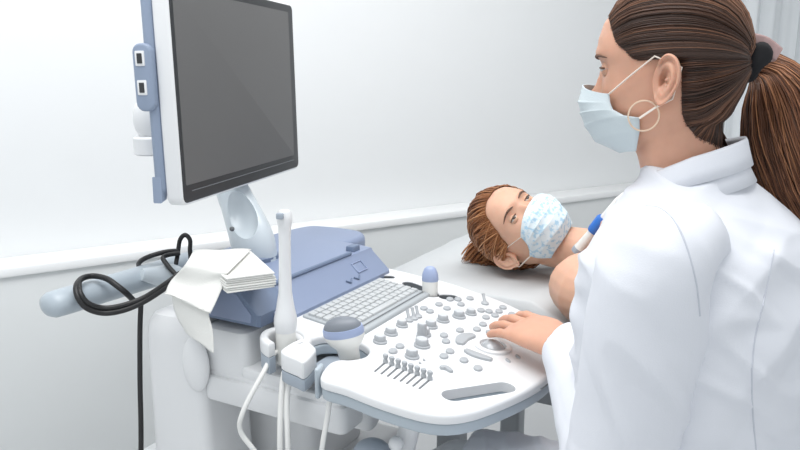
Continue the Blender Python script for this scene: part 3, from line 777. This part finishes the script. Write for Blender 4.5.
# right hand holding a probe
xr = (PRB_E-wrR+V((-.02, .02, 0))).normalized(); zr = V((.2, -.2, 1)); zr = (zr-xr*zr.dot(xr)).normalized(); yr = zr.cross(xr)
hand_mb(body, frame_xf(wrR, xr, yr, zr, .95), 1, (.5, .6, .4), .6)
for sd in (1, -1):
    hip = D(-.05, sd*.085, -.70); kn = D(.34, sd*.11, -.68); an = D(.22, sd*.11, -1.16); toe = D(.36, sd*.12, -1.215)
    hip.z = .56; kn.z = .545; an.z = .10; toe.z = .04
    limb(body, [hip, hip.lerp(kn, .5), kn, kn.lerp(an, .4), an, toe], [.078, .068, .052, .05, .034, .03])
bme = remesh(body, .0026, 3, 'body')
bb = MB(); bb.add(bme); ear_mb(bb, W(hxf), 1); ear_mb(bb, W(hxf), -1)
bo_ = bb.build('body', M['skin'], doc, True, None)
dW = W(hxf)
face_details(doc, dW)
mb_, rows_ = mask_mb(dW); mk = mb_.build('face_mask', M['mask'], doc, True, None); mk.modifiers.new('s', 'SOLIDIFY').thickness = .0016
mk['label'] = 'pale blue pleated surgical mask'
for sd, k in ((1, -1), (-1, 0)):
    e_t = rows_[1][k]; e_b = rows_[41][k]
    et = dW(V((.012, sd*.0825, .036))); mid = dW(V((-.024, sd*.085, .022)))
    b = MB(); b.tube([e_t, e_t.lerp(et, .5)+(dW(V((0, sd*.004, 0)))-dW(V((0, 0, 0)))), et, mid, dW(V((-.014, sd*.080, -.016))), dW(V((.006, sd*.078, -.026))), e_b], .0016, 8, flat=.6); b.build('ear_loop', M['loop'], mk)
    b = MB(); hc_ = dW(V((.021, sd*.083, -.040))); ax1 = (Fd*.97+Ld*.15*sd); 
    b.tube([hc_+ax1*(.0185*math.sin(t))+Z*(.0185*math.cos(t)) for t in [2*math.pi*k_/36 for k_ in range(37)]], .0011, 8); b.build('hoop_earring', M['gold'], doc)
for z in (-.005, -.094):
    pass
# nails
for i, (yb, xb, L, r0) in enumerate(((.030, .083, .071, .0090), (.0095, .088, .079, .0093), (-.0115, .086, .073, .0089), (-.0305, .076, .058, .0080))):
    pass
# hair: cap from the hairline to the tie, strands over it
tree = BVHTree.FromPolygons([v.co for v in bme.vertices], [tuple(p.vertices) for p in bme.polygons])
SO = W(hxf)(V((.005, 0, .025))); sc = Scalp(tree, SO)
def hdir(x, y, z): return (Fh*x+Lh*y+Z*z-(Fh*.005+Z*.025)).normalized()
half = [(.099, 0, .098), (.094, .020, .097), (.083, .042, .086), (.074, .053, .071), (.064, .0610, .054), (.050, .066, .043), (.040, .0695, .034), (.030, .0715, .033), (.020, .0725, .036), (.006, .073, .042), (-.010, .073, .038), (-.020, .071, .018), (-.022, .068, -.012), (-.024, .060, -.040), (-.034, .047, -.062), (-.055, .024, -.072), (-.060, 0, -.074)]
HL = spline(half, 5)
ring_ = HL+[V((p.x, -p.y, p.z)) for p in HL[-2:0:-1]]
TIE = (-.086, 0, .030); tdir = hdir(*TIE)
tieP = W(hxf)(V(TIE))
def flow(d0, n_, off, wob=0):
    out = []; d1 = tdir
    for i in range(n_+1):
        t = i/n_; d = slerp(d0, d1, t)
        lift = min(1, t*6)*.006+.008*t**3
        p = sc.hit(d, .0012+off*min(1, t*5+.15)+lift*.6)
        if t > .86: p = p.lerp(tieP+(p-SO).normalized()*.0+((p-tieP)-tdir*(p-tieP).dot(tdir))*.35, (t-.86)/.14*.85)
        out.append(p)
    return out
cap = MB(); cap.cur = .25
rows2 = [flow(hdir(*p), 22, .0015) for p in ring_]
cap.loft([[rows2[i][k] for i in range(len(rows2))] for k in range(23)], cap=False)
hair = cap.build('hair', M['hair'], doc, True, None)
st = MB(); nR = len(ring_)
for k in range(2600):
    f = random.random()*nR; i = int(f); p = ring_[i].lerp(ring_[(i+1) % nR], f-i)
    d0 = hdir(p.x, p.y, p.z); t0 = random.choice([0, 0, random.random()*.4])
    d0 = slerp(d0, tdir, t0); d0 = (d0+V((random.gauss(0, .01), random.gauss(0, .01), random.gauss(0, .01)))).normalized()
    st.cur = min(1, max(.05, random.gauss(.42, .2)+.5*noise.noise(p*45)+(.22 if p.z > .09 else 0)))  # strands from the top hairline lightened, a highlight put into their colour
    path = flow(d0, 14, random.uniform(.001, .0045)); r0 = random.uniform(.0004, .0009)
    st.tube(path, [r0*.35]+[r0]*13+[r0*.8], 4, cap=False)
st.build('hair_strands', M['hair'], hair, True, None)
# ponytail
pp = [(750, 60, 1, 10), (768, 70, 1, 18), (781, 96, 1, 34), (792, 135, 1, 45), (808, 180, 1, 44), (828, 225, 1, 35), (828, 280, 1, 29), (832, 335, 1, 12)]
ctr = spline([at(x, y, .975) for x, y, _, r_ in pp], 5); prad = [r_ for x, y, _, r_ in pp]
def prad_at(i): t = i/5; k = min(int(t), len(prad)-2); f = t-k; return (prad[k]*(1-f)+prad[k+1]*f)*.975/F_PX
po = MB(W(lambda p: p)); po.cur = .3
po.tube(ctr, [prad_at(i)*.86 for i in range(len(ctr))], 20, flat=.85)
pony = po.build('ponytail', M['pony'], doc, True, None)
st = MB(W(lambda p: p))
cr = ray(760, 150).normalized(); sx = cr.cross(Z).normalized()
for k in range(1500):
    a0 = random.uniform(0, 2*math.pi); rr = random.uniform(.82, 1.05); path = []; end = random.randint(26, len(ctr)); sw = random.gauss(0, .25)
    ph = random.uniform(0, 6)
    for i in range(0, end, 2):
        a = a0+sw*i/len(ctr); q = prad_at(i)*rr; t = (ctr[min(i+1, len(ctr)-1)]-ctr[max(0, i-1)]).normalized(); e2 = t.cross(sx).normalized(); e1_ = e2.cross(t)
        path.append(ctr[i]+e1_*(math.cos(a)*q)+e2*(math.sin(a)*q*.85)+V((.002*math.sin(i*.3+ph), 0, 0)))
    st.cur = min(1, max(.0, random.gauss(.5, .24))); r0 = random.uniform(.0005, .0011)
    st.tube(path, [r0]*(len(path)-1)+[r0*.2], 4, cap=False)
st.build('ponytail_strands', M['pony'], pony, True, None)
# scrunchie and clip
b = MB(W(lambda p: p)); tc_ = at(750, 62, .915); taxis = (at(775, 76, .935)-at(738, 50, .935)).normalized()
rot = Z.rotation_difference(taxis).to_matrix(); rings = []
for i in range(33):
    a = 2*math.pi*i/32; rr = .0205+.0015*math.sin(a*7); ring = []
    for k in range(14):
        q = 2*math.pi*k/14; ring.append(tc_+rot @ V(((rr+.0105*math.cos(q))*math.cos(a), (rr+.0105*math.cos(q))*math.sin(a), (.0135+.002*math.sin(a*5))*math.sin(q))))
    rings.append(ring)
b.loft(rings, cap=False); b.ball(tc_, .016); b.build('scrunchie', M['scrunchie'], doc, True, None)
b = MB(W(lambda p: p)); ca, cb_ = at(746, 40, .912), at(775, 55, .912); cmid = ca.lerp(cb_, .5)+V((0, 0, .004)); cd = (cb_-ca).normalized(); cu = (Z-cd*Z.dot(cd)).normalized(); cv = cd.cross(cu)
P = spline([ca, cmid, cb_], 8); b.loft([[p+cu*(.0095*x)+cv*(.014*y) for x, y in rrect(-1, 1, -1, 1, .35, 3)] for p in P]); b.build('hair_clip', M['clip'], doc, True, 40)
# lab coat
def wr_noise(p, s, amp, st_=(1, 1, 1)): return amp*noise.noise(V((p.x*s*st_[0], p.y*s*st_[1], p.z*s*st_[2])))
def coat_disp(me, amp=1.0, zs=1.0):
    nn_ = [v.normal.copy() for v in me.vertices]; cc_ = [v.co.copy() for v in me.vertices]; out_ = []
    for p0_, nrm_ in zip(cc_, nn_):
        p = V((p0_.x, p0_.y, p0_.z*zs))
        d = wr_noise(p, 9, .0035, (1, 1, 2.2))+wr_noise(p+V((3, 1, 2)), 22, .0016, (1, 1, 1.8))
        k = noise.noise(V((p.x*5+3, p.y*5, p.z*16+p.x*9)))
        d += .0055*max(0, 1-abs(k)*5)
        k = noise.noise(V((p.x*3.1+7, p.y*3.1, p.z*7-p.x*6)))
        d += .006*max(0, 1-abs(k)*4)
        out_.extend(p0_+nrm_*d*amp)
    me.vertices.foreach_set('co', out_)
    me.update()
tor = MB(W(lambda p: p))
tor.loft([ringD(-.026, -.105, .058, .058), ringD(-.030, -.125, .066, .073), ringD(-.036, -.142, .082, .098), ringD(-.040, -.165, .100, .135), ringD(-.048, -.195, .120, .172), ringD(-.052, -.24, .134, .186), ringD(-.052, -.30, .145, .188), ringD(-.055, -.38, .142, .176), ringD(-.055, -.45, .142, .172), ringD(-.055, -.53, .152, .187), ringD(-.055, -.62, .165, .205), ringD(-.03, -.70, .19, .215), ringD(-.03, -.73, .19, .21)])
for sd in (1, -1):
    hip = D(-.05, sd*.085, 0); kn = D(.30, sd*.105, 0); hip.z = .565; kn.z = .555; limb(tor, [hip, hip.lerp(kn, .5), kn], [.115, .105, .09])
tme = remesh(tor, .005, 10, 'coat'); coat_disp(tme)
cb = MB(); cb.add(tme)
def sleeve(sh_in, sh, el, wr_, rads, hd_):
    s = MB(W(lambda p: p)); limb(s, [sh_in, sh, sh.lerp(el, .35), sh.lerp(el, .75), el, el.lerp(wr_, .3), el.lerp(wr_, .7), wr_], rads, 32, 6)
    me_ = remesh(s, .0042, 8, 'sleeve'); coat_disp(me_, .75, .45); return me_
cuffW = wrist-xh*.030
sl = sleeve(at(692, 238, .85), at(657, 264, .815), elL, cuffW, [.044, .062, .067, .065, .062, .056, .047, .043], 0); cb.add(sl)
sr = sleeve(Dt(-.03, -.12, -.182), Dt(-.02, -.155, -.205), elR, wrR+xr*.055, [.042, .062, .064, .060, .056, .052, .048, .044], 0); cb.add(sr)
coat = cb.build('lab_coat', M['coat'], doc, True, None)
# cuff ring
b = MB(W(lambda p: p)); b.tube([cuffW+xh*t for t in (-.012, -.004, .006, .012, .010, 0)], [.044, .0455, .0455, .043, .038, .036], 28); b.build('cuff', M['coat'], coat)
# collar: standing band, open at the front, turned over
rows_c = []
for j, (dz, sc_, cxo) in enumerate(((-.030, 1.26, -.004), (-.012, 1.13, -.002), (.006, 1.06, 0), (.020, 1.04, .0), (.026, 1.08, 0), (.022, 1.12, 0), (.008, 1.17, -.001), (-.008, 1.24, -.002))):
    row = []
    for k in range(49):
        a = R(28)+(2*math.pi-2*R(28))*k/48; c, s_ = math.cos(a), math.sin(a)
        zc = -.090-.044*(c*.5+.5)+.012*(1-abs(c))*0; 
        row.append(D(-.026+cxo+.058*sc_*c, .060*sc_*s_, zc+dz-.010*max(0, c)))
    rows_c.append(row)
b = MB(W(lambda p: p)); b.loft(rows_c, closed=False, cap=False); co = b.build('collar', M['coat'], coat, True, None); co.modifiers.new('s', 'SOLIDIFY').thickness = .003
# seams on the coat laid on its surface
ctree = BVHTree.FromPolygons([v.co for v in coat.data.vertices], [tuple(p.vertices) for p in coat.data.polygons])
def surf_line(pxs, rad, name, off=0):
    pts = []
    for p in spline([(x, y, 0) for x, y in pxs], 8):
        h = ctree.ray_cast(EYE-doc_o, ray(p.x, p.y).normalized(), 3)
        if h[0]: pts.append(h[0]+h[1]*off)
    if len(pts) > 2: b = MB(); b.tube(pts, rad, 6); b.build(name, M['coatseam'], coat)
surf_line([(774, 250), (764, 300), (754, 345), (752, 395), (756, 450)], .0010, 'back_seam')
surf_line([(646, 206), (660, 208), (674, 220), (686, 245), (696, 282), (700, 316)], .0011, 'armhole_seam')
# trousers and shoes (below the coat)
b = MB(W(lambda p: p))
for sd in (1, -1):
    hip = D(.2, sd*.1, 0); kn = D(.34, sd*.11, 0); an = D(.22, sd*.11, 0); hip.z = .555; kn.z = .545; an.z = .10; limb(b, [hip, kn, kn.lerp(an, .4), an], [.078, .068, .064, .058])
link('trousers', remesh(b, .008, 4, 'trousers'), M['trousers'], doc, True, None)
for sd in (1, -1):
    an = D(.21, sd*.11, 0); toe = D(.38, sd*.12, 0); an.z = .048; toe.z = .034; b = MB(W(lambda p: p)); limb(b, [an-Fd*.04, an, an.lerp(toe, .5), toe], [.03, .044, .042, .030]); b.build('shoe', M['shoe'], doc)
# stool
sto = empty('stool', (seat_c.x, seat_c.y, 0)); tag(sto, 'round dark padded stool under the woman in the lab coat', 'stool')
b = MB(); b.lathe([(.10, .365), (.17, .37), (.185, .39), (.185, .425), (.175, .44), (0, .444)], 32); b.build('seat', M['stool'], sto)
b = MB(); b.lathe([(.028, .08), (.028, .36), (.06, .366)], 20); b.build('post', M['steel'], sto)
for k in range(5):
    a = 2*math.pi*k/5+.3; b = MB(); b.tube([(0, 0, .09), (.24*math.cos(a), .24*math.sin(a), .065)], [.022, .014], 10); lg = b.build('foot', M['steel'], sto)
    b = MB(); b.ball((.24*math.cos(a), .24*math.sin(a), .028), .028); b.build('wheel', M['black'], lg)

# ------------------------------------------------------------------ exam couch
bd = -wy                                   # head to feet
bx = V((ux.x, ux.y, 0))                    # across, away from the camera
PH = at(527, 231, 1.72)
cz = PH.z-.112
co_ = V((PH.x, PH.y, 0))-bd*.32
cou = empty('exam_couch', (co_.x, co_.y, 0), math.atan2(bd.y, bd.x)); tag(cou, 'padded exam couch with pale grey sheet under the lying woman', 'couch')
# local x along the couch, y towards the far side is +? (left of bd)
b = MB(); prof = [(0, cz-.015), (.02, cz), (.40, cz), (.50, cz-.05), (1.85, cz-.055), (1.87, cz-.065), (1.87, cz-.15), (.55, cz-.15), (.38, cz-.10), (0, cz-.09)]
sgn = 1 if V((-bd.y, bd.x, 0)).dot(bx) > 0 else -1
Y0, Y1 = -.20, .38
b.loft([[V((x, sgn*y, z-e)) for x, z in prof] for y, e in ((Y0, .012), (Y0+.012, 0), (Y1-.012, 0), (Y1, .012))]); b.build('mattress', M['couch'], cou)
b = MB(); rows_ = []
for x, z in [(-.004, cz-.08), (-.004, cz-.02), (.012, cz+.003), (.1, cz+.004), (.2, cz+.004), (.40, cz+.004), (.45, cz-.021), (.50, cz-.046), (.8, cz-.046), (1.2, cz-.048), (1.86, cz-.05)]:
    row = []
    for k in range(31):
        y = Y0-.006+(Y1-Y0+.012)*k/30; zz = z+.004*noise.noise(V((x*8, y*10, 1))) if 1 < k < 29 else z
        row.append(V((x, sgn*y, zz)))
    row = [row[0]+V((0, -sgn*.002, -.06))]+row+[row[-1]+V((0, sgn*.002, -.06))]
    rows_.append(row)
b.loft(rows_, closed=False, cap=False); so = b.build('sheet', M['sheet'], cou, True, None); so.modifiers.new('s', 'SOLIDIFY').thickness = .003
b = MB(); b.box((.95, sgn*.07, cz-.22), (1.7, .44, .06), .01); b.build('frame', M['couchframe'], cou)
b = MB(); b.box((.02, sgn*(Y0+.02), cz-.05), (.07, .03, .06), .008); b.build('headrest_bracket', M['couchframe'], cou)
for x, y in ((.2, -.15), (.2, .29), (1.65, -.15), (1.65, .29)):
    b = MB(); b.box((x, sgn*y, (cz-.24)/2), (.06, .06, cz-.24), .006); b.build('leg', M['couchframe'], cou)

# ------------------------------------------------------------------ patient
pat = empty('person', (PH.x, PH.y, 0)); tag(pat, 'woman with auburn hair and patterned blue mask lying on the exam couch', 'person')
p_o = pat.location.copy(); Wp = lambda f: (lambda p: f(p)-p_o)
zx = (-bd*.95+Z*.32).normalized()                                # crown direction
roll = R(38); fx = Z*math.cos(roll)+(-bx)*math.sin(roll); fx = (fx-zx*fx.dot(zx)).normalized(); yx = zx.cross(fx)
phx = head_xf(PH-Z*.008, fx, yx, zx, 1.05)
body = MB(Wp(lambda p: p)); head_mb(body, phx)
def PB(t, y, z): return V((PH.x, PH.y, cz-.038))+bd*t+bx*y+Z*z     # along the body, across, above the couch
def ringP(t, zc, ry, rz, n=28): return [PB(t, ry*math.copysign(abs(math.cos(a))**.85, math.cos(a)), zc+rz*math.copysign(abs(math.sin(a))**.85, math.sin(a))) for a in [2*math.pi*k/n for k in range(n)]]
nb0 = phx(V((-.005, 0, -.03)))
limb(body, [phx(V((0, 0, -.01))), phx(V((-.004, 0, -.06))), PB(.155, 0, .115), PB(.20, 0, .09)], [.047, .050, .053, .075])
body.loft([ringP(.165, .092, .07, .045), ringP(.19, .085, .13, .06), ringP(.225, .08, .155, .075), ringP(.28, .08, .16, .088), ringP(.36, .085, .155, .098), ringP(.48, .07, .14, .085), ringP(.58, .07, .13, .08), ringP(.70, .075, .165, .09), ringP(.82, .07, .165, .085)])
for sd in (-1, 1):
    s0_ = PB(.195, sd*.205, .085)
    limb(body, [PB(.205, sd*.10, .085), s0_, PB(.40, sd*.225, .06), PB(.52, sd*.215, .055), PB(.64, sd*.20, .06), PB(.74, sd*.175, .075)], [.065, .068, .052, .044, .038, .027])
    hx = (bd*.95-bx*sd*.2).normalized(); hz = (Z-hx*Z.dot(hx)).normalized(); hand_mb(body, frame_xf(PB(.75, sd*.172, .07), hx, hz.cross(hx), hz, .93), 1 if hz.cross(hx).dot(bx)*(-sd) > 0 else -1)
    limb(body, [PB(.80, sd*.085, .065), PB(1.02, sd*.09, .07), PB(1.22, sd*.09, .06), PB(1.42, sd*.09, .055), PB(1.60, sd*.09, .045), PB(1.64, sd*.11, .14)], [.085, .075, .055, .053, .036, .025])
bme2 = remesh(body, .0030, 9, 'body'); bb = MB(); bb.add(bme2); ear_mb(bb, Wp(phx), 1); ear_mb(bb, Wp(phx), -1)
bb.build('body', M['skin2'], pat, True, None)
SK = M['skin2']; pW = Wp(phx)
face_details(pat, pW)
mb_, rows_ = mask_mb(pW, .0); mk = mb_.build('face_mask', M['maskprint'], pat, True, None); mk.modifiers.new('s', 'SOLIDIFY').thickness = .0016
mk['label'] = 'pale blue patterned surgical mask'
for sd, k in ((1, -1), (-1, 0)):
    e_t = rows_[1][k]; e_b = rows_[41][k]; et = pW(V((-.004, sd*.0815, .032)))
    b = MB(); b.tube([e_t, et, pW(V((-.030, sd*.084, .02))), pW(V((-.022, sd*.078, -.022))), pW(V((0, sd*.076, -.030))), e_b], .0016, 8, flat=.6); b.build('ear_loop', M['loop'], mk)
tree2 = BVHTree.FromPolygons([v.co for v in bme2.vertices], [tuple(p.vertices) for p in bme2.polygons])
SO = pW(V((.005, 0, .025))); sc2 = Scalp(tree2, SO)
def hd2(x, y, z): return (fx*x+yx*y+zx*z-(fx*.005+zx*.025)).normalized()
half2 = [(.095, 0, .102), (.090, .020, .100), (.080, .042, .088), (.070, .054, .066), (.060, .0635, .044), (.046, .068, .030), (.034, .071, .014), (.020, .073, .020), (.004, .074, .036), (-.020, .073, .030), (-.032, .068, .0), (-.036, .060, -.035), (-.05, .03, -.06), (-.055, 0, -.065)]
HL2 = spline(half2, 5); ring2 = HL2+[V((p.x, -p.y, p.z)) for p in HL2[-2:0:-1]]
bk = hd2(-.085, 0, .06); capm = MB(); capm.cur = .4
def flow2(d0, n_, off, bk_=bk):
    return [sc2.hit(slerp(d0, bk_, i/n_), .001+off*min(1, i/n_*3+.1)) for i in range(n_+1)]
rows2 = [flow2(hd2(*p), 16, .010) for p in ring2]
capm.loft([[rows2[i][k] for i in range(len(rows2))] for k in range(17)], cap=False)
h2 = capm.build('hair', M['hair2'], pat, True, None)
st = MB(); nR = len(ring2); zfloor = cz+.004
for k in range(1300):
    f = random.random()*nR; i = int(f); p = ring2[i].lerp(ring2[(i+1) % nR], f-i); d0 = hd2(*p)
    d0 = slerp(d0, bk, random.choice([0, 0, random.random()*.5])); side = p.y
    bk_ = (bk+yx*side*random.uniform(2, 7)+zx*random.uniform(-.5, .4)).normalized()
    path = flow2(d0, 10, random.uniform(.004, .020), bk_)
    q = path[-1].copy(); dd = (path[-1]-path[-3]).normalized()
    for s_ in range(5):
        dd = (dd*.7+V((0, 0, -.35))+(-bd*.15)+yx*(.20 if side > 0 else -.20)*random.random()).normalized(); q = q+dd*.018
        if q.z < zfloor: q.z = zfloor+random.uniform(0, .008)
        path.append(q.copy())
    st.cur = min(1, max(0, random.gauss(.5, .22)+.4*noise.noise(p*40))); r0 = random.uniform(.0008, .0018)
    st.tube(path, [r0*.5]+[r0]*(len(path)-2)+[r0*.3], 4, cap=False)
st.build('hair_strands', M['hair2'], h2, True, None)
# her top: grey garment with a dark edge, starting below the collar bones
b = MB(Wp(lambda p: p)); b.loft([ringP(.275, .082, .168, .098), ringP(.36, .085, .166, .108), ringP(.48, .07, .150, .096), ringP(.58, .07, .142, .09), ringP(.70, .075, .178, .10), ringP(.84, .07, .18, .096)]); tpo = b.build('top', M['top'], pat)
for t in (.274, .287):
    rg = ringP(t, .082, .1705, .101); b = MB(Wp(lambda p: p)); b.tube(rg+[rg[0]], .0028, 8); b.build('trim', M['topdark'], tpo)
b = MB(Wp(lambda p: p))
for sd in (-1, 1): limb(b, [PB(.80, sd*.085, .07), PB(1.02, sd*.09, .07), PB(1.22, sd*.09, .06), PB(1.50, sd*.09, .05)], [.10, .086, .068, .055])
b.build('trousers', M['top'], pat)
# the probe held at her neck
pe = empty('ultrasound_probe', PRB_T); tag(pe, 'white probe with bright blue band held against the lying woman\'s neck', 'ultrasound probe', 'ultrasound probes')
q = Z.rotation_difference(pax).to_matrix(); L = (PRB_E-PRB_T).length
for nm, mt, prof in (('lens', 'grey', [(0, -.002), (.012, 0), (.013, .008), (.0125, .012)]), ('grip', 'cream', [(.0125, .012), (.0115, .02), (.010, L*.55), (.010, L*.6)]), ('band', 'probeblue', [(.0125, L*.6), (.014, L*.65), (.015, L*.95), (.0125, L)]), ('stem', 'cable', [(.009, L), (.008, L+.05), (.004, L+.07)])):
    b = MB(); b.lathe(prof, 20, (0, 0, 0), q); b.build(nm, M[mt], pe)

# ------------------------------------------------------------------ light
wld = bpy.data.worlds.new('world'); bpy.context.scene.world = wld; wld.use_nodes = True
bg = wld.node_tree.nodes['Background']; bg.inputs[0].default_value = (.93, .97, 1, 1); bg.inputs[1].default_value = .80
def area(name, loc, tgt, sx_, sy_, pw, col=(1, 1, 1)):
    l = bpy.data.lights.new(name, 'AREA'); l.shape = 'RECTANGLE'; l.size = sx_; l.size_y = sy_; l.energy = pw; l.color = col
    o = bpy.data.objects.new(name, l); C.objects.link(o); o.location = loc; o.rotation_euler = (V(tgt)-V(loc)).to_track_quat('-Z', 'Y').to_euler(); return o
area('ceiling_light', (-.3, .9, 2.65), (-.3, .9, 0), 1.6, 1.6, 34)
area('ceiling_light', (.9, 1.7, 2.65), (.9, 1.7, 0), 1.0, 1.0, 13)
sc_ = bpy.context.scene
sc_.view_settings.view_transform = 'Standard'; sc_.view_settings.look = 'None'; sc_.view_settings.gamma = 1; sc_.view_settings.use_curve_mapping = False
sc_.view_settings.exposure = 0.22
